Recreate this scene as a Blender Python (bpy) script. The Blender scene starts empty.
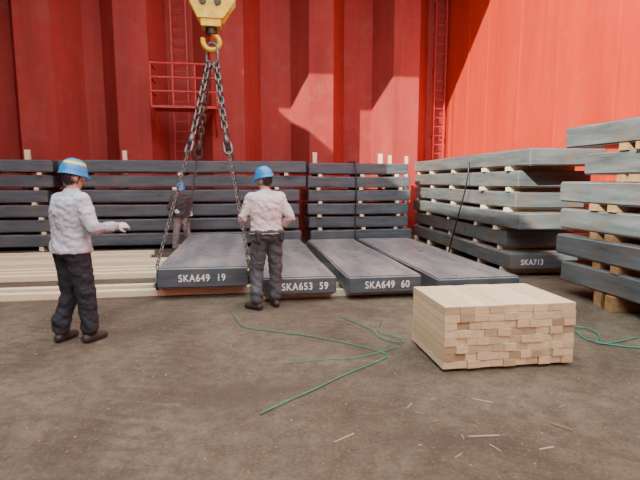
import bpy, bmesh, math, random
from mathutils import Vector, Matrix, kdtree
random.seed(7)
D=bpy.data; C=bpy.context
def link(o,parent=None):
    C.scene.collection.objects.link(o)
    if parent: o.parent=parent
    return o
def empty(name,loc=(0,0,0),rz=0):
    e=D.objects.new(name,None); e.location=loc; e.rotation_euler=(0,0,rz); e.empty_display_size=.2
    return link(e)
# ---------------------------------------------------------------- materials
def newmat(name,rough=.6,metal=0.0):
    m=D.materials.new(name); m.use_nodes=True
    nt=m.node_tree; b=nt.nodes['Principled BSDF']
    b.inputs['Roughness'].default_value=rough; b.inputs['Metallic'].default_value=metal
    return m,nt,b
def N(nt,t,**k):
    n=nt.nodes.new(t)
    for a,v in k.items():
        if a in n.inputs: n.inputs[a].default_value=v
        else: setattr(n,a,v)
    return n
def coords(nt,scale=(1,1,1),kind='Object',rot=(0,0,0)):
    tc=N(nt,'ShaderNodeTexCoord'); mp=N(nt,'ShaderNodeMapping')
    mp.inputs['Scale'].default_value=scale; mp.inputs['Rotation'].default_value=rot
    nt.links.new(tc.outputs[kind],mp.inputs['Vector']); return mp.outputs['Vector']
def noise(nt,vec,scale,detail=6,rough=.6,dist=0):
    n=N(nt,'ShaderNodeTexNoise'); n.inputs['Scale'].default_value=scale; n.inputs['Detail'].default_value=detail
    n.inputs['Roughness'].default_value=rough; n.inputs['Distortion'].default_value=dist
    nt.links.new(vec,n.inputs['Vector']); return n.outputs['Fac']
def ramp(nt,fac,stops):
    r=N(nt,'ShaderNodeValToRGB'); e=r.color_ramp.elements
    while len(e)<len(stops): e.new(.5)
    for i,(p,c) in enumerate(stops):
        e[i].position=p; e[i].color=(c[0],c[1],c[2],1) if not isinstance(c,(int,float)) else (c,c,c,1)
    nt.links.new(fac,r.inputs['Fac']); return r.outputs['Color']
def mix(nt,fac,a,b,mode='MIX'):
    m=N(nt,'ShaderNodeMix'); m.data_type='RGBA'; m.blend_type=mode
    for s,v in ((m.inputs[0],fac),(m.inputs[6],a),(m.inputs[7],b)):
        if isinstance(v,(int,float)): s.default_value=v
        elif isinstance(v,tuple): s.default_value=(v[0],v[1],v[2],1)
        else: nt.links.new(v,s)
    return m.outputs[2]
def bump(nt,b,h,strength=.3,dist=.02):
    n=N(nt,'ShaderNodeBump'); n.inputs['Strength'].default_value=strength; n.inputs['Distance'].default_value=dist
    nt.links.new(h,n.inputs['Height']); nt.links.new(n.outputs[0],b.inputs['Normal'])
def simple(name,c,rough=.6,metal=0,var=.25,scale=12,bs=.2,bd=.005):
    m,nt,b=newmat(name,rough,metal); v=coords(nt)
    f=noise(nt,v,scale)
    col=ramp(nt,f,[(.3,tuple(x*(1-var) for x in c)),(.7,tuple(min(1,x*(1+var)) for x in c))])
    nt.links.new(col,b.inputs['Base Color']); bump(nt,b,f,bs,bd); return m
def wallmat(name,c1,c2,rust,sa=.5):
    m,nt,b=newmat(name,.65)
    b.inputs['Specular IOR Level'].default_value=.18
    v=coords(nt,(1,1,.22)); v2=coords(nt)
    f=noise(nt,v,1.1,8,.6,.3); g=noise(nt,v2,2.3,8,.65)
    col=ramp(nt,f,[(.3,c1),(.7,c2)])
    rm=ramp(nt,g,[(.52,0.0),(.72,.6)])
    col=mix(nt,rm,col,rust)
    vs=coords(nt,(5,5,.25)); s=noise(nt,vs,1.4,6,.7)
    sm=ramp(nt,s,[(.50,0.0),(.70,sa)])
    col=mix(nt,sm,col,(rust[0]*.5,rust[1]*.45,rust[2]*.45))
    nt.links.new(col,b.inputs['Base Color']); bump(nt,b,g,.2,.02); return m
M_wallb=wallmat('red_hold_paint',(.30,.036,.032),(.43,.058,.046),(.36,.105,.08))
M_wallr=wallmat('orange_red_paint',(.56,.036,.013),(.68,.052,.019),(.52,.085,.04),.35)
def steelmat(name,dark,light,top,topmix=1.0,rustamt=.4,rust=(.19,.13,.09)):
    m,nt,b=newmat(name,.5,.0)
    v=coords(nt,(.6,.6,5)); v2=coords(nt)
    f=noise(nt,v,2.0,8,.65,.2); g=noise(nt,v2,3.5,8,.65)
    side=ramp(nt,f,[(.3,dark),(.72,light)])
    side=mix(nt,ramp(nt,g,[(.50,0.0),(.68,rustamt)]),side,rust)
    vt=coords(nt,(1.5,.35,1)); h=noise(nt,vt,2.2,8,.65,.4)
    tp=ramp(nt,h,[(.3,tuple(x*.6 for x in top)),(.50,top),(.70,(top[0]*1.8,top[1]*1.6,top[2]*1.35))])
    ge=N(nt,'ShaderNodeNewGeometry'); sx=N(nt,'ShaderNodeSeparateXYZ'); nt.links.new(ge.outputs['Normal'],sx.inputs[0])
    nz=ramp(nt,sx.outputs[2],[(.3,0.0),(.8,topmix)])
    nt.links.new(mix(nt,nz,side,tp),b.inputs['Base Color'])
    nt.links.new(ramp(nt,g,[(.3,.24),(.7,.5)]),b.inputs['Roughness'])
    bump(nt,b,g,.25,.010); return m
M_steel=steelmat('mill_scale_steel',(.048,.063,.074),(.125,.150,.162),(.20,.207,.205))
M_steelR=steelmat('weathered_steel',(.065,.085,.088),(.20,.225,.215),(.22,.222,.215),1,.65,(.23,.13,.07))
def woodmat(name,c,dark=.7,gs=(1,1,1),endvar=.5):
    m,nt,b=newmat(name,.7)
    ge=N(nt,'ShaderNodeNewGeometry')
    v=coords(nt,gs); f=noise(nt,v,9,6,.6,1.0)
    col=ramp(nt,f,[(.3,tuple(x*dark for x in c)),(.65,c)])
    r=ramp(nt,ge.outputs['Random Per Island'],[(0,(1-endvar,1-endvar*1.1,1-endvar*1.2)),(.35,(.9,.88,.85)),(1,(1.0,1.0,1.0))])
    nt.links.new(mix(nt,1.0,col,r,'MULTIPLY'),b.inputs['Base Color']); bump(nt,b,f,.2,.004); return m
M_wood=woodmat('pine_lumber',(.88,.72,.43),.82,(6,.6,6),.18)
M_woodend=woodmat('pine_end_grain',(.82,.66,.40),.70,(1.5,4,7),.5)
M_woodx=woodmat('dunnage_timber',(.95,.80,.52),.85,(.6,6,6),.15)
M_woodo=woodmat('old_timber',(.52,.32,.14),.5,(2,2,2),.4)
M_chip=woodmat('weathered_chips',(.48,.38,.25),.6,(6,6,6),.5)
M_yel=simple('yellow_crane_paint',(.80,.50,.02),.45,0,.35,9)
M_dk=simple('dark_greased_steel',(.05,.045,.04),.4,.6,.3)
M_chain=simple('chain_steel',(.15,.14,.125),.45,.6,.4,20)
M_white=simple('chalk_white_paint',(.88,.88,.86),.8,0,.1)
M_green=simple('green_strapping',(.03,.27,.16),.5,0,.2)
M_redrail=simple('red_rail_paint',(.5,.04,.035),.5)
# floor
m,nt,b=newmat('dusty_tank_top',.8)
b.inputs['Specular IOR Level'].default_value=.25
v=coords(nt); f=noise(nt,v,.7,10,.68,.6); g=noise(nt,v,7,10,.8,.3); k=noise(nt,v,38,5,.75)
col=ramp(nt,f,[(.34,(.088,.066,.042)),(.5,(.165,.130,.085)),(.66,(.24,.195,.132))])
col=mix(nt,ramp(nt,g,[(.42,0.0),(.62,.65)]),col,(.075,.056,.036))
col=mix(nt,ramp(nt,k,[(.54,0.0),(.70,.45)]),col,(.33,.275,.19))
col=mix(nt,ramp(nt,k,[(.30,.65),(.44,0.0)]),col,(.050,.038,.026))
big=noise(nt,v,.35,4,.6,.8); col=mix(nt,ramp(nt,big,[(.52,0.0),(.60,.45)]),col,(.085,.066,.045))
wv=coords(nt,(1,1,1),'Object',(0,0,.35)); w=N(nt,'ShaderNodeTexWave'); w.wave_type='BANDS'; w.bands_direction='Y'; w.inputs['Scale'].default_value=2.6
w.inputs['Distortion'].default_value=7; w.inputs['Detail'].default_value=5; w.inputs['Detail Scale'].default_value=2.2; w.inputs['Detail Roughness'].default_value=.7
nt.links.new(wv,w.inputs['Vector'])
ln=coords(nt,(1,.12,1),'Object',(0,0,.15)); msk=ramp(nt,noise(nt,ln,1.1,3,.6),[(.48,0.0),(.60,1.0)])
wm=mix(nt,1.0,w.outputs['Color'],msk,'MULTIPLY')
col=mix(nt,ramp(nt,wm,[(.3,0.0),(1,.3)]),col,(.070,.053,.035))
nt.links.new(col,b.inputs['Base Color'])
hh=mix(nt,.22,g,wm); bump(nt,b,hh,.9,.04); M_floor=m
# ---------------------------------------------------------------- mesh helpers
def mesh_obj(name,bm,mats,parent=None,smooth=False):
    me=D.meshes.new(name); bm.normal_update(); bm.to_mesh(me); bm.free()
    for mm in (mats if isinstance(mats,(list,tuple)) else [mats]): me.materials.append(mm)
    if smooth:
        for p in me.polygons: p.use_smooth=True
    return link(D.objects.new(name,me),parent)
def addbox(bm,lo,hi,rot=None,mi=0):
    c=[(a+b)/2 for a,b in zip(lo,hi)]; s=[abs(b-a) for a,b in zip(lo,hi)]
    mt=Matrix.Translation(c)@(rot.to_4x4() if rot else Matrix())@Matrix.Diagonal((*s,1))
    r=bmesh.ops.create_cube(bm,size=1,matrix=mt)
    fs=set(f for v in r['verts'] for f in v.link_faces)
    for f in fs: f.material_index=mi
    return r['verts'],fs
def box(name,lo,hi,mt,parent=None,bev=.008):
    bm=bmesh.new(); addbox(bm,lo,hi)
    if bev: bmesh.ops.bevel(bm,geom=bm.edges[:],offset=bev,segments=2,affect='EDGES')
    return mesh_obj(name,bm,mt,parent)
def addcyl(bm,p,q,r,seg=10,r2=None,mi=0):
    p=Vector(p);q=Vector(q);d=q-p
    mt=Matrix.Translation((p+q)/2)@d.to_track_quat('Z','Y').to_matrix().to_4x4()
    rr=bmesh.ops.create_cone(bm,cap_ends=True,segments=seg,radius1=r,radius2=r if r2 is None else r2,depth=d.length,matrix=mt)
    for v_ in rr['verts']:
        for f_ in v_.link_faces: f_.material_index=mi
def slab_mesh(name,lo,hi,mt,parent,bev=.02):
    """hot-rolled slab: rounded arrises, slightly wavy edges"""
    bm=bmesh.new(); addbox(bm,lo,hi)
    bmesh.ops.bevel(bm,geom=bm.edges[:],offset=bev,segments=3,affect='EDGES')
    L=[e for e in bm.edges if e.calc_length()>1.5]
    bmesh.ops.subdivide_edges(bm,edges=L,cuts=10,use_grid_fill=True)
    ph=random.random()*6
    for v_ in bm.verts:
        t=v_.co.x+v_.co.y
        v_.co.z+=.004*math.sin(t*1.7+ph)
        v_.co.x+=.006*math.sin(v_.co.y*2.1+ph); v_.co.y+=.006*math.sin(v_.co.x*2.3+ph)
    return mesh_obj(name,bm,mt,parent)
def curve(name,pts,r,mt,parent=None,res=6):
    cu=D.curves.new(name,'CURVE'); cu.dimensions='3D'; cu.bevel_depth=r; cu.bevel_resolution=2; cu.resolution_u=res
    s=cu.splines.new('NURBS'); s.points.add(len(pts)-1); s.order_u=3; s.use_endpoint_u=True
    for p,q in zip(s.points,pts): p.co=(*q,1)
    cu.materials.append(mt); return link(D.objects.new(name,cu),parent)
def label(name,txt,loc,size,parent,rot=(math.pi/2,0,0),sx=.85):
    cu=D.curves.new(name,'FONT'); cu.body=txt; cu.size=size; cu.extrude=.0015; cu.offset=.0; cu.align_x='CENTER'; cu.align_y='CENTER'; cu.space_character=1.12
    t=D.objects.new(name+'_tmp',cu); C.scene.collection.objects.link(t); C.view_layer.update()
    me=D.meshes.new_from_object(t.evaluated_get(C.evaluated_depsgraph_get()))
    D.objects.remove(t); me.materials.clear(); me.materials.append(M_white)
    # doubled brush stroke: slightly shifted copies thicken the hand-painted strokes
    bm=bmesh.new(); bm.from_mesh(me); g=bm.verts[:]+bm.edges[:]+bm.faces[:]
    for dx,dy in ((.004,0),(0,.004),(.004,.004)):
        r=bmesh.ops.duplicate(bm,geom=g); bmesh.ops.translate(bm,vec=(dx,dy,dx*.05+dy*.08),verts=[x for x in r['geom'] if isinstance(x,bmesh.types.BMVert)])
    bm.to_mesh(me); bm.free()
    o=link(D.objects.new(name,me),parent); o.location=loc; o.rotation_euler=rot; o.scale=(sx,1,1); return o
# ---------------------------------------------------------------- room
HD=9.0
bm=bmesh.new(); addbox(bm,(-12,-12,-.2),(6.8,15.2,0)); mesh_obj('floor',bm,M_floor)
yn,yf=13.8,14.7
prof=[(-12,yf),(-11.3,yf),(-10.7,yn),(-9.8,yn),(-9.2,yf),(-8.6,yf),(-8.0,yn),(-7.2,yn),(-6.7,yf),(-6.2,yf),(-5.75,yn),(-4.85,yn),(-4.35,yf),(-3.85,yf),(-3.3,yn),(-2.45,yn),(-2.1,yf),(-1.35,yf),(-.8,yn),(.1,yn),(.6,yf),(1.5,yf),(1.95,yn),(2.65,yn),(3.15,yf),(4.05,yf),(4.45,yn),(5.25,yn),(5.85,yf),(6.8,yf)]
bm=bmesh.new()
fr=[(bm.verts.new((x,y,-.1)),bm.verts.new((x,y,HD))) for x,y in prof]
bk=[(bm.verts.new((x,15.0,-.1)),bm.verts.new((x,15.0,HD))) for x in (-12,6.8)]
for a,c in zip(fr,fr[1:]): bm.faces.new((a[0],c[0],c[1],a[1]))
bm.faces.new((bk[1][0],bk[0][0],bk[0][1],bk[1][1]))
bm.faces.new((bk[0][0],fr[0][0],fr[0][1],bk[0][1])); bm.faces.new((fr[-1][0],bk[1][0],bk[1][1],fr[-1][1]))
bm.faces.new([a[1] for a in fr]+[bk[1][1],bk[0][1]])
mesh_obj('wall_back',bm,M_wallb)
bm=bmesh.new(); addbox(bm,(6.5,-12,0),(6.8,14.69,HD))
for y,w in ((13.2,.012),(12.1,.01),(10.6,.012),(9.2,.01),(7.6,.012),(6.1,.01),(4.6,.012)): addbox(bm,(6.485,y-w,0),(6.5,y+w,HD))
mesh_obj('wall_right',bm,M_wallr)
bm=bmesh.new(); addbox(bm,(-12.2,-12,0),(-12,15,HD)); mesh_obj('wall_left',bm,M_wallb)
bm=bmesh.new(); addbox(bm,(-12,-12.2,0),(6.8,-12,HD)); mesh_obj('wall_front',bm,M_wallb)
bm=bmesh.new(); addbox(bm,(-12.2,-12.2,HD),(-5.6,15,HD+.3)); addbox(bm,(-5.6,9.2,HD),(6.8,15,HD+.3)); mesh_obj('ceiling',bm,M_wallb)
def ladder(name,x,y,w,z0,z1):
    bm=bmesh.new()
    for s in (0,w): addbox(bm,(x+s-.02,y-.03,z0),(x+s+.02,y+.03,z1))
    z=z0+.2
    while z<z1: addcyl(bm,(x,y,z),(x+w,y,z),.014,8); z+=.28
    z=z0+1
    while z<z1:
        for s in (0,w): addbox(bm,(x+s-.02,y,z-.02),(x+s+.02,yf-.005,z+.02))
        z+=2
    return mesh_obj(name,bm,M_redrail)
ladder('bulkhead_ladder',-1.92,14.5,.42,0,HD-.1)
ladder('bulkhead_ladder',6.02,14.5,.34,0,HD-.1)
bm=bmesh.new()
X0,X1,Y0,Y1,Z0=-2.28,-.62,13.0,13.74,3.52
addbox(bm,(X0,Y0,Z0-.06),(X1,Y1,Z0))
for x in (X0,X0+.55,X1-.55,X1): addcyl(bm,(x,Y0,Z0),(x,Y0,Z0+1.05),.03,8)
for z in (.35,.7,1.05):
    addcyl(bm,(X0,Y0,Z0+z),(X1,Y0,Z0+z),.03,8)
    for x in (X0,X1): addcyl(bm,(x,Y0,Z0+z),(x,Y1,Z0+z),.03,8)
for x in (X0+.05,X1-.05): addcyl(bm,(x,Y0+.1,Z0-.05),(x,Y1,Z0-.7),.03,8)
mesh_obj('ladder_platform',bm,M_redrail)
# ---------------------------------------------------------------- dunnage timbers
e=empty('floor_dunnage')
for i,(y,w,x0,x1) in enumerate([(6.62,.12,-7.5,3.5),(6.96,.13,-7.8,-1.3),(7.90,.15,-7.2,3.5),(8.20,.15,-8,3.5),(8.50,.13,-8,-1.3),(9.08,.17,-7.6,-1.3),(9.34,.13,-7.6,3.5),(9.95,.20,-7.6,-1.9),(10.4,.13,-7.3,-1.9)]):
    box('timber_%d'%(i+1),(x0,y,0),(x1,y+w,.089),M_woodx,e,.005)
for i,y in enumerate((6.63,8.22,9.36)):
    box('packer_%d'%(i+1),(-1.1,y,.089),(.03,y+.1,.149),M_woodx,e,.004)
box('packer_4',(.25,6.2,0),(3.5,6.3,.089),M_woodx,e,.004)
# ---------------------------------------------------------------- floor slabs
def floor_slab(name,x0,x1,y0,y1,z0,z1,txt,tx):
    e=empty(name,(x0,y0,z0))
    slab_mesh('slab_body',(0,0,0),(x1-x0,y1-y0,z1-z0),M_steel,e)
    if txt: label('painted_number',txt,(tx-x0,-.012,(z1-z0)*.47),.135,e)
floor_slab('steel_slab',-1.15,.04,6.36,10.4,.15,.43,'SKA649  19',-.56)
floor_slab('steel_slab',.22,1.2,5.99,10.0,.09,.325,'SKA653  59',.78)
floor_slab('steel_slab',1.35,2.37,5.93,9.95,.09,.325,'SKA649  60',1.88)
floor_slab('steel_slab',2.45,3.60,5.6,9.9,.09,.325,None,3.0)
# ---------------------------------------------------------------- stacks
def stack(name,origin,rz,layers,axis,width,mt,spacers,base=.12,pitch=.335,th=.255,wood=M_woodx,sw=.09):
    e=empty(name,origin,rz)
    for i,(a,b_,sh) in enumerate(layers):
        z=base+i*pitch
        if axis=='x': lo,hi=(a,sh,z),(b_,sh+width,z+th)
        else: lo,hi=(sh,a,z),(sh+width,b_,z+th)
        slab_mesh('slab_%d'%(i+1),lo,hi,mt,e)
    for i in range(len(layers)):
        a,b_,sh=layers[i]
        if i: a=max(a,layers[i-1][0]); b_=min(b_,layers[i-1][1])
        z0=0 if i==0 else base+(i-1)*pitch+th; z1=base+i*pitch
        bm=bmesh.new()
        for s in spacers:
            p=a+(b_-a)*s+random.uniform(-.06,.06)
            o=random.uniform(-.02,.05)
            if axis=='x': addbox(bm,(p,sh-.02+o,z0+.002),(p+sw,sh+width-.1,z1-.002))
            else: addbox(bm,(sh-.02+o,p,z0+.002),(sh+width-.1,p+sw,z1-.002))
        mesh_obj('spacers_%d'%(i+1),bm,wood,e)
    return e
R=random.uniform
sB=stack('steel_slab_stack',(-4.05,11.25,0),0,[(R(0,.15),5.52+R(-.15,.05),R(0,.10)) for i in range(6)],'x',1.35,M_steel,(.04,.45,.9),base=.10,pitch=.333,th=.27)
sA=stack('steel_slab_stack',(-9.0,11.3,0),0,[(0,4.83+R(-.15,.06),R(0,.10)) for i in range(6)],'x',1.35,M_steel,(.3,.62,.93),base=.10,pitch=.333,th=.27)
sC=stack('steel_slab_stack',(1.55,11.3,0),0,[(R(0,.1),2.6+R(-.05,.1),R(0,.10)) for i in range(6)],'x',1.3,M_steel,(.08,.5,.88),base=.10,pitch=.328,th=.265)
sR=stack('steel_slab_stack',(4.30,6.6,0),math.radians(-3),[(.4,5.7,0),(.75,5.7,.06),(.2,5.7,.0),(.45,5.7,.05),(.35,5.7,.02),(0.0,5.7,0)],'y',1.25,M_steelR,(.04,.22,.5,.75,.95),pitch=.338,th=.268)
label('painted_number','SKA713',(.36,.385,.24),.13,sR)
sN=stack('steel_slab_stack',(4.30,1.6,0),math.radians(-1.5),[(0,4.3,.0),(0,4.45,.0),(0,4.45,.03),(0,4.45,.0),(0,4.0,.03),(0,4.4,0)],'y',1.6,M_steelR,(.1,.45,.76,.83),base=.19,pitch=.366,th=.278,wood=M_woodo,sw=.13)
bm=bmesh.new()
for x,y,w,h in ((1.9,12.8,.11,2.34),(3.75,12.8,.11,2.32),(4.05,12.83,.08,2.28),(-3.0,12.8,.10,2.34),(-5.3,12.8,.12,2.34),(4.45,12.6,.08,2.25)):
    addbox(bm,(x,y,0),(x+w,y+.08,h))
mesh_obj('timber_posts',bm,M_woodx)
curve('lashing_wire',[(5.4,9.0,2.10),(5.0,8.9,2.09),(4.42,8.8,2.08),(4.34,8.65,1.6),(4.32,8.9,1.0),(4.31,9.2,.4),(4.28,9.3,.01)],.014,M_dk)
curve('lashing_wire',[(2.75,12.3,2.05),(2.72,11.6,2.05),(2.72,11.25,2.03),(2.74,11.23,1.3),(2.70,11.22,.5),(2.72,11.15,.01)],.018,M_dk)
# ---------------------------------------------------------------- lumber pile
e=empty('lumber_pile',(1.60,3.50,0),math.radians(-1))
W,DP,HT=1.17,.76,.56; rows=8; z0=.03
bm=bmesh.new()
for r in range(rows):
    h=(HT-z0)/rows; cols=(11,12,11,12,10,11,9,9)[r]; w=W/cols
    for c in range(cols):
        j=R(-.012,.010)
        addbox(bm,(c*w+.0015,j,z0+r*h+.0025),((c+1)*w-.0015,DP+j,z0+(r+1)*h-(.0025 if r<rows-1 else R(0,.004))))
bm.normal_update()
for f in bm.faces:
    if abs(f.normal.y)>.9: f.material_index=1
mesh_obj('lumber_beams',bm,[M_wood,M_woodend],e)
bm=bmesh.new()
for y in (.1,.55): addbox(bm,(.03,y,0),(W-.03,y+.09,z0))
mesh_obj('bearers',bm,M_woodo,e)
# ---------------------------------------------------------------- straps & debris
curve('green_strap',[(-.15,5.6,.01),(-.1,5.3,.01),(-.06,5.1,.01),(.0,4.95,.012),(.55,4.66,.01),(.95,4.35,.01),(1.3,3.97,.012),(1.2,3.85,.01),(.8,3.60,.01),(.5,3.35,.01),(.3,3.2,.02),(.085,3.04,.01)],.005,M_green)
curve('green_strap',[(1.1,5.2,.01),(1.36,4.69,.01),(1.3,4.4,.02),(1.5,4.2,.012),(1.55,4.33,.03),(1.3,4.6,.012),(1.5,4.9,.01)],.005,M_green)
curve('green_strap',[(.3,3.9,.01),(.7,3.95,.01),(1.0,3.9,.012),(1.45,4.15,.01)],.0035,M_green)
curve('green_strap',[(2.85,4.1,.01),(3.2,4.4,.012),(3.46,4.35,.02),(3.3,4.0,.01),(3.66,3.71,.012),(4.1,3.6,.01)],.007,M_green)
curve('green_strap',[(2.9,4.6,.01),(3.4,4.6,.012),(3.7,4.2,.02),(3.2,3.8,.01),(3.9,4.0,.01)],.006,M_green)
bm=bmesh.new()
def chip(x,y,l,w,a,h=.006):
    addbox(bm,(x,y,.001),(x+l,y+w,h),None)
    bm.verts.ensure_lookup_table(); bmesh.ops.rotate(bm,verts=bm.verts[-8:],cent=Vector((x,y,0)),matrix=Matrix.Rotation(a,3,'Z'))
for i in range(15):
    x,y=R(1.0,2.3),R(2.3,3.1)
    if i%4==0: x,y=R(-.5,1.8),R(2.5,4.6)
    if 1.5<x and y>3.3: continue
    chip(x,y,R(.02,.09),R(.004,.008),R(0,3.1))
for x,y,l,a in ((.52,2.62,.16,.5),(1.35,2.55,.2,-.1),(1.62,3.02,.14,-.6),(1.95,2.62,.13,-.9),(1.7,2.35,.10,.1),(1.2,2.75,.05,.3)): chip(x,y,l,.011,a,.008)
for i in range(420):
    x,y=R(-2.6,3.2),R(2.0,6.2); s=R(.003,.011)
    if (1.5<x<2.9 and 3.3<y<4.4) or (x>-.1 and y>5.4): continue
    addbox(bm,(x,y,.0),(x+s,y+s*R(.6,1.6),s*.6),mi=1)
mesh_obj('wood_splinters',bm,[M_chip,M_woodo])
# ---------------------------------------------------------------- crane hook and chain sling
HX,HY=-.46,8.4
e=empty('crane_hook_block',(HX,HY,-.02))
bm=bmesh.new()
for y in (-.16,.12):
    pts=[(-.20,4.24),(.20,4.24),(.40,4.52),(.42,4.95),(.27,5.2),(-.27,5.2),(-.42,4.95),(-.36,4.56)]
    a=[bm.verts.new((px,y,pz)) for px,pz in pts]; b2=[bm.verts.new((px,y+.04,pz)) for px,pz in pts]
    bm.faces.new(a); bm.faces.new(b2[::-1])
    for i in range(8): bm.faces.new((a[i],b2[i],b2[(i+1)%8],a[(i+1)%8])[::-1])
addbox(bm,(-.16,-.14,4.12),(.16,.14,4.30))
bmesh.ops.recalc_face_normals(bm,faces=bm.faces[:])
mesh_obj('cheek_plates',bm,M_yel,e)
bm=bmesh.new()
for x in (-.2,.2): addcyl(bm,(x,-.1,4.85),(x,.1,4.85),.24,28); addcyl(bm,(x,-.2,4.85),(x,.2,4.85),.06,14)
addcyl(bm,(0,0,4.02),(0,0,4.16),.10,16); addcyl(bm,(-.12,-.19,4.5),(-.12,.19,4.5),.06,12); addcyl(bm,(.12,-.19,4.5),(.12,.19,4.5),.06,12); addbox(bm,(-.3,-.175,4.62),(.3,-.15,4.68))
mesh_obj('sheaves',bm,M_dk,e)
hk=[(0,0,4.12),(0,0,4.04),(.10,0,3.98),(.14,0,3.87),(.05,0,3.76),(-.09,0,3.78),(-.15,0,3.89),(-.14,0,3.96)]
curve('hook',hk,.045,M_yel,e)
bm=bmesh.new()
for x in (-.42,-.03,.03,.42): addcyl(bm,(x,0,4.9),(x,0,14),.014,8)
mesh_obj('hoist_ropes',bm,M_dk,e)
def chain(bm,p,q,L,r):
    p=Vector(p);q=Vector(q);d=q-p; n=max(1,int(d.length/(L-2.2*r))); st=d/n
    rot=d.to_track_quat('Z','Y').to_matrix()
    for i in range(n):
        c=p+st*(i+.5); rr=rot@Matrix.Rotation(math.pi/2*(i%2)+.3,3,'Z'); w=L*.28; hl=L/2-w
        ring=[]
        for k in range(14):
            a=2*math.pi*k/14; cx,cz=w*math.cos(a),w*math.sin(a)+(hl if math.sin(a)>=0 else -hl)
            row=[]
            for j in range(6):
                bb=2*math.pi*j/6
                row.append(bm.verts.new(c+rr@Vector((cx+r*math.cos(bb)*math.cos(a),r*math.sin(bb),cz+r*math.cos(bb)*math.sin(a)))))
            ring.append(row)
        for k in range(14):
            for j in range(6):
                bm.faces.new((ring[k][j],ring[(k+1)%14][j],ring[(k+1)%14][(j+1)%6],ring[k][(j+1)%6]))
e=empty('chain_sling',(0,0,0))
bm=bmesh.new()
chain(bm,(HX,HY,3.86),(HX,HY,3.5),.36,.028)
top=Vector((HX,HY,3.55))
feet=[(-1.17,6.6,.44),(.06,6.85,.44),(-1.16,9.7,.44),(.06,9.7,.44)]
for i,ft in enumerate(feet):
    ft=Vector(ft); mid=top.lerp(ft,.40)
    s=Vector((-.10 if ft.x<-.5 else .10,0,0))
    chain(bm,top+s*.6,mid,.15,.017)
    m2=top.lerp(ft,.45)
    addcyl(bm,mid,m2,.035,10,.055)
    chain(bm,top.lerp(ft,.44),top.lerp(ft,.50),.22,.022)
    chain(bm,top.lerp(ft,.49),ft,.070,.008)
    chain(bm,ft,ft+Vector((0,0,-.30)),.070,.008)
mesh_obj('chain_legs',bm,M_chain,e,True)
bm=bmesh.new()
for ft in feet:
    x,y,z=ft; s=1 if x<-.5 else -1
    addbox(bm,(x-.025,y-.05,.10),(x+.01 if s>0 else x+.025,y+.05,.2))
mesh_obj('edge_shoes',bm,M_dk,e)
# ---------------------------------------------------------------- people
def col(name,c,r=.8,var=.12,bs=.5,bd=.02,sc=10): return simple(name,c,r,0,var,sc,bs,bd)
M_skin=col('skin',(.50,.31,.22),.55,.08,.1,.003); M_lip=col('lips',(.42,.17,.13),.5); M_hair=col('black_hair',(.015,.013,.012),.6)
M_boot=col('work_boot_leather',(.035,.03,.028),.5); M_eyew=col('eye_white',(.8,.8,.78),.3); M_iris=col('iris',(.03,.015,.01),.2)
M_belt=col('belt_webbing',(.04,.04,.045),.6)
M_helm=simple('blue_helmet_plastic',(.012,.25,.56),.3,0,.05); M_helmy=simple('yellow_band',(.75,.62,.03),.4)
class Body:
    def __init__(s): s.bm=bmesh.new(); s.tags=[]; s.names=[]
    def tag(s,t,n0):
        if t not in s.names: s.names.append(t)
        s.bm.verts.ensure_lookup_table()
        for v_ in s.bm.verts[n0:]: s.tags.append((v_.co.copy(),s.names.index(t)))
    def rings(s,rs,t,seg=22):
        n0=len(s.bm.verts); prev=None; first=None
        for c,u,w in rs:
            row=[s.bm.verts.new(c+u*math.cos(2*math.pi*k/seg)+w*math.sin(2*math.pi*k/seg)) for k in range(seg)]
            if prev:
                for k in range(seg): s.bm.faces.new((prev[k],prev[(k+1)%seg],row[(k+1)%seg],row[k]))
            else: first=row
            prev=row
        s.bm.faces.new(first[::-1]); s.bm.faces.new(prev); s.tag(t,n0)
    def cap(s,p,r1,q,r2,t,flat=1.0,side=None):
        p=Vector(p);q=Vector(q);d=q-p; L=d.length; d=d.normalized() if L>1e-6 else Vector((0,0,1))
        u=side.normalized() if side is not None else d.orthogonal().normalized(); u=(u-d*u.dot(d)).normalized(); w=d.cross(u)
        rs=[]
        for k in range(1,6):
            a=math.pi/2*k/5-math.pi/2; rs.append((p+d*r1*math.sin(a),r1*math.cos(a)))
        n=max(1,int(L/.02))
        for k in range(1,n): rs.append((p.lerp(q,k/n),r1+(r2-r1)*k/n))
        for k in range(0,5):
            a=math.pi/2*k/5; rs.append((q+d*r2*math.sin(a),r2*math.cos(a)))
        s.rings([(c,u*r,w*r*flat) for c,r in rs],t,16)
    def ell(s,c,r,t,rot=None):
        rs=[]; rot=rot or Matrix.Identity(3)
        for k in range(1,14):
            a=math.pi*k/14-math.pi/2
            rs.append((Vector(c)+rot@Vector((0,0,r[2]*math.sin(a))),rot@Vector((r[0]*math.cos(a),0,0)),rot@Vector((0,r[1]*math.cos(a),0))))
        s.rings(rs,t,20)
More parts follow.
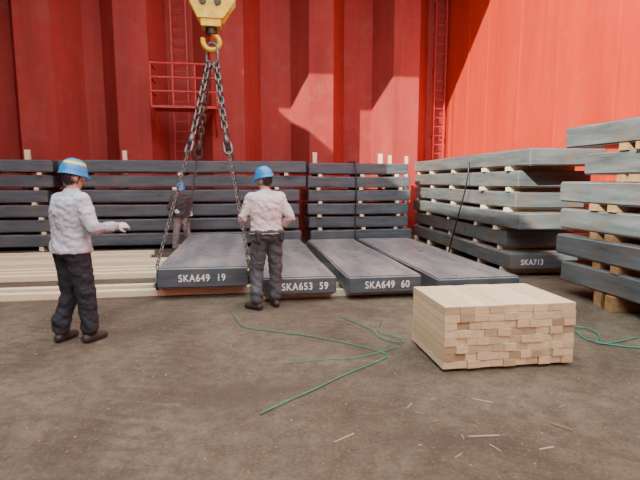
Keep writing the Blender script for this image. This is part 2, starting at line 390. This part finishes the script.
def worker(name,loc,heading,P,mats,height=1.72,voxel=.0065,stripe=False):
    e=empty(name,loc,heading); sc=height/1.72; e.scale=(sc,sc,sc)
    B=Body(); lean=Vector(P.get('lean',(0,0,0))); bk=P.get('bulk',1.1)
    def up(p): p=Vector(p); return p+lean*max(0,(p.z-.92))/.5
    def loft(pr,t):
        rs=[]
        for (z,rx,ry,cy),(z2,rx2,ry2,cy2) in zip(pr,pr[1:]):
            n=max(1,int(abs(z2-z)/.015))
            for k in range(n):
                f=k/n; rs.append((up((0,cy+(cy2-cy)*f,z+(z2-z)*f)),Vector((rx+(rx2-rx)*f,0,0)),Vector((0,ry+(ry2-ry)*f,0))))
        z,rx,ry,cy=pr[-1]; rs.append((up((0,cy,z)),Vector((rx,0,0)),Vector((0,ry,0))))
        B.rings([(c,u*(bk if c.z<1.42 else 1),w*(bk if c.z<1.42 else 1)) for c,u,w in rs],t,36)
    loft([(.84,.12,.09,0),(.90,.162,.12,-.005),(1.02,.16,.118,0)],'pants')
    hz=P.get('hem',.93)
    loft([(hz,.188,.142,0),(hz+.03,.186,.14,0),(1.04,.170,.130,0),(1.12,.172,.132,0),(1.27,.190,.138,-.008),(1.36,.196,.130,-.012),(1.405,.172,.112,-.012),(1.45,.125,.09,-.01),(1.475,.068,.07,-.005),(1.49,.062,.065,0)],'shirt')
    if P.get('tool_belt'):
        loft([(.955,.192,.147,0),(1.0,.190,.145,0)],'belt')
        for bx in (-.15,.15): B.cap((bx,-.13,.97),.035,(bx,-.13,.88),.032,'belt')
    lk=1+(bk-1)*.9
    for sx in (-1,1):
        S=up((sx*.182,-.01,1.385)); E=Vector(P['elbow'][sx]); Wt=Vector(P['wrist'][sx])
        B.cap(up((sx*.08,-.01,1.41)),.064,S,.064*lk,'shirt')
        B.cap(S,.066*lk,E,.052*lk,'shirt'); B.cap(E,.052*lk,Wt,.038*lk,'sleeve' if 'sleeve' in mats else 'shirt')
        dd=(Wt-E).normalized(); B.cap(Wt-dd*.05,.043,Wt-dd*.012,.041,'sleeve' if 'sleeve' in mats else 'shirt')
        d=Vector(P['hand'][sx][0]).normalized(); n=Vector(P['hand'][sx][1]); n=(n-d*n.dot(d)).normalized(); curl=P['hand'][sx][2]
        s_=d.cross(n)*(P['hand'][sx][3] if len(P['hand'][sx])>3 else 1)
        hm='glove' if 'glove' in mats else 'skin'
        B.cap(Wt-dd*.03,.027,Wt+d*.01,.027,hm)
        for o in (-.026,-.009,.009,.026): B.cap(Wt+s_*o*.6,.016,Wt+d*.088+s_*o*1.05,.0145,hm)
        for o,L in ((.031,.072),(.0105,.082),(-.0105,.076),(-.031,.058)):
            p=Wt+d*.09+s_*o
            for k,fr in enumerate((.45,.32,.23)):
                a=curl*(k+.6); q=p+(d*math.cos(a)+n*math.sin(a))*L*fr*1.1
                B.cap(p,.0105-.001*k,q,.0098-.001*k,hm); p=q
        p=Wt+d*.025+s_*.026; q=p+(s_*.65+d*.7+n*.25).normalized()*.045; B.cap(p,.0145,q,.012,hm)
        B.cap(q,.012,q+(s_*.15+d*.85+n*.5).normalized()*.034,.0095,hm)
        Hp=Vector((sx*.094,0,.90)); K=Vector(P['knee'][sx]); A=Vector(P['ankle'][sx]); yaw=P['toe'][sx]
        B.cap(Hp,.098*lk,K,.076*lk,'pants'); B.cap(K,.076*lk,A+Vector((0,0,.10)),.066*lk,'pants'); B.cap(A+Vector((0,0,.14)),.070*lk,A+Vector((0,0,.06)),.070*lk,'pants')
        f=Vector((math.sin(yaw),math.cos(yaw),0)); g=Vector((A.x,A.y,A.z-.09))
        B.cap(A,.05,A+Vector((0,0,.05)),.052,'boot')
        B.cap(g-f*.045+Vector((0,0,.045)),.045,g+f*.06+Vector((0,0,.045)),.050,'boot'); B.cap(g+f*.05+Vector((0,0,.04)),.048,g+f*.15+Vector((0,0,.036)),.040,'boot')
    nk=up((0,0,1.47)); hc=up((0,.012,1.60))
    HR=Matrix.Rotation(P.get('hyaw',0),3,'Z')@Matrix.Rotation(P.get('hpitch',0),3,'X')
    B.cap(nk,.058,hc+Vector((0,0,-.05)),.052,'skin')
    def h(x,y,z): return hc+HR@Vector((x,y,z-1.60))
    def he(c,r,t): B.ell(h(*c),r,t,HR)
    he((0,0,1.625),(.076,.094,.098),'skin'); he((0,.028,1.555),(.058,.062,.066),'skin'); he((0,.058,1.512),(.028,.026,.022),'skin')
    he((0,-.018,1.60),(.080,.086,.085),'hair')
    B.cap(h(0,.088,1.615),.010,h(0,.108,1.578),.014,'skin'); he((0,.102,1.575),(.018,.013,.010),'skin')
    he((0,.066,1.632),(.055,.028,.014),'skin'); he((0,.084,1.546),(.024,.010,.006),'lip'); he((0,.083,1.536),(.020,.010,.006),'lip')
    for sx in (-1,1): he((sx*.080,.004,1.595),(.011,.021,.031),'skin')
    for v_ in B.bm.verts:
        if v_.co.z<.002: v_.co.z=.002
    me=D.meshes.new('raw'); B.bm.to_mesh(me); B.bm.free()
    t=D.objects.new('tmp',me); C.scene.collection.objects.link(t)
    md=t.modifiers.new('r','REMESH'); md.mode='VOXEL'; md.voxel_size=voxel; md.use_smooth_shade=True
    sm=t.modifiers.new('s','SMOOTH'); sm.factor=.5; sm.iterations=3
    C.view_layer.update()
    nm=D.meshes.new_from_object(t.evaluated_get(C.evaluated_depsgraph_get())); D.objects.remove(t)
    kd=kdtree.KDTree(len(B.tags))
    for i,(c,_) in enumerate(B.tags): kd.insert(c,i)
    kd.balance()
    nm.materials.clear()
    for n_ in B.names: nm.materials.append(mats[n_])
    for p in nm.polygons:
        p.material_index=B.tags[kd.find(p.center)[1]][1]; p.use_smooth=True
    from mathutils import noise as mn
    ci=[B.names.index(x) for x in ('shirt','pants','sleeve') if x in B.names]
    cl=set()
    for p in nm.polygons:
        if p.material_index in ci: cl.update(p.vertices)
    nor=[v_.normal.copy() for v_ in nm.vertices]
    for i in cl:
        v_=nm.vertices[i]; q=v_.co
        f=mn.noise(Vector((q.x*9,q.y*9,q.z*15+q.x*7)))+.5*mn.noise(q*28)
        v_.co=q+nor[i]*(.015*f)
    nm.name='body'; link(D.objects.new('body',nm),e)
    bm=bmesh.new()
    for sx in (-1,1):
        r=bmesh.ops.create_uvsphere(bm,u_segments=14,v_segments=10,radius=.0125,matrix=Matrix.Translation(h(sx*.031,.082,1.607)))
        r=bmesh.ops.create_uvsphere(bm,u_segments=10,v_segments=8,radius=.006,matrix=Matrix.Translation(h(sx*.031,.092,1.607)))
        for v_ in r['verts']:
            for f_ in v_.link_faces: f_.material_index=1
    mesh_obj('eyes',bm,[M_eyew,M_iris],e,True)
    bm=bmesh.new(); rows=[]; seg=36
    prof=[(1.10,0,-.010),(1.0,0,0),(.985,0,.25)]
    for k in range(3,12): a=math.pi/2*k/12; prof.append((math.cos(a)**.8,0,math.sin(a)))
    for i,(rr,_,zz) in enumerate(prof):
        row=[]
        for k in range(seg):
            a=2*math.pi*k/seg; ca,sa=math.cos(a),math.sin(a)
            x=.106*rr*ca; y=.128*rr*sa
            z=.142*zz if i>1 else zz
            if i==0 and sa>0: y+=.045*sa**2; z-=.010*sa
            if i>3 and abs(ca)<.14: z+=.006
            row.append(bm.verts.new(h(x,y-.002,1.635+z)))
        rows.append(row)
    tp=bm.verts.new(h(0,0,1.635+.146))
    for i,(a,c) in enumerate(zip(rows,rows[1:])):
        for k in range(seg):
            f_=bm.faces.new((a[k],a[(k+1)%seg],c[(k+1)%seg],c[k]))
            if stripe and i in (5,6): f_.material_index=1
    for k in range(seg): bm.faces.new((rows[-1][k],rows[-1][(k+1)%seg],tp))
    o=mesh_obj('hard_hat',bm,[M_helm,M_helmy],e,True); sd=o.modifiers.new('t','SOLIDIFY'); sd.thickness=.004
    curve('chin_strap',[h(-.085,.0,1.64),h(-.07,.03,1.55),h(0,.055,1.487),h(.07,.03,1.55),h(.085,0,1.64)],.004,M_belt,e)
    return e
base=dict(skin=M_skin,lip=M_lip,hair=M_hair,boot=M_boot,belt=M_belt)
m1=dict(base,shirt=col('grey_work_jacket',(.50,.54,.57)),sleeve=col('jacket_sleeve_grey',(.38,.42,.45)),pants=col('black_trousers',(.022,.026,.032)),glove=col('knit_glove',(.52,.45,.38)))
P1=dict(lean=(0,.04,0),hem=.90,hyaw=math.radians(-15),hpitch=-.2,bulk=1.2,
 elbow={-1:(-.29,.04,1.13),1:(.31,.04,1.13)},wrist={-1:(-.13,.26,1.08),1:(.27,.29,1.13)},
 hand={-1:((.5,1,.1),(.5,0,-.5),.5,1),1:((.25,1,.05),(-.5,0,-.5),.5,-1)},
 knee={-1:(-.12,.03,.48),1:(.10,.06,.48)},ankle={-1:(-.15,-.06,.09),1:(.10,.08,.09)},toe={-1:-.25,1:-.1})
worker('construction_worker',(-1.64,4.80,0),math.radians(-42),P1,m1,1.73,.0065,True)
m2=dict(base,shirt=col('pale_pink_shirt',(.66,.56,.53)),pants=col('grey_trousers',(.08,.084,.09)),glove=col('dark_glove',(.08,.07,.06)))
P2=dict(lean=(.01,.06,0),hem=.95,hyaw=math.radians(35),hpitch=-.2,tool_belt=True,bulk=1.16,
 elbow={-1:(-.28,.06,1.15),1:(.30,-.05,1.14)},wrist={-1:(-.24,.28,1.08),1:(.22,.14,1.0)},
 hand={-1:((-.1,1,-.1),(1,0,.0),.75,-1),1:((-.4,1,-.2),(-1,0,0),.6,1)},
 knee={-1:(-.12,.06,.48),1:(.12,.03,.48)},ankle={-1:(-.15,-.02,.09),1:(.12,.03,.09)},toe={-1:-.6,1:.1})
worker('construction_worker',(.28,5.76,0),math.radians(16),P2,m2,1.70,.0065)
m3=dict(base,shirt=col('dark_jacket',(.06,.045,.045)),pants=col('brown_grey_trousers',(.20,.17,.15)),glove=col('white_glove',(.6,.6,.58)))
P3=dict(lean=(0,.07,0),hem=.9,hyaw=math.radians(-15),hpitch=-.2,bulk=1.15,
 elbow={-1:(-.29,.0,1.14),1:(.28,.04,1.14)},wrist={-1:(-.22,.2,1.0),1:(.2,.24,1.05)},
 hand={-1:((.1,1,-.4),(1,0,-.2),.6,-1),1:((-.2,1,.0),(-1,0,-.2),.6,1)},
 knee={-1:(-.12,.08,.48),1:(.14,.06,.48)},ankle={-1:(-.15,-.04,.09),1:(.18,.05,.09)},toe={-1:-.2,1:.3})
worker('construction_worker',(-1.36,10.75,0),math.radians(200),P3,m3,1.50,.008)
# ---------------------------------------------------------------- light & camera
w=D.worlds.new('sky'); C.scene.world=w; w.use_nodes=True
bg=w.node_tree.nodes['Background']; bg.inputs[0].default_value=(.88,.94,1,1); bg.inputs[1].default_value=5.2
sl=D.lights.new('sun','SUN'); sl.energy=11; sl.angle=.009; sl.color=(1,.94,.84)
so=link(D.objects.new('sun',sl)); so.location=(-8,-6,14); so.rotation_euler=Vector((-1.2,-1.05,1)).to_track_quat('Z','Y').to_euler()
cd=D.cameras.new('camera'); cd.sensor_width=36; cd.lens=470/640*36; cd.clip_start=.05
co=link(D.objects.new('camera',cd)); co.location=(0,0,1.58); co.rotation_euler=(math.radians(90-7.2),0,math.radians(-9.3))
C.scene.camera=co
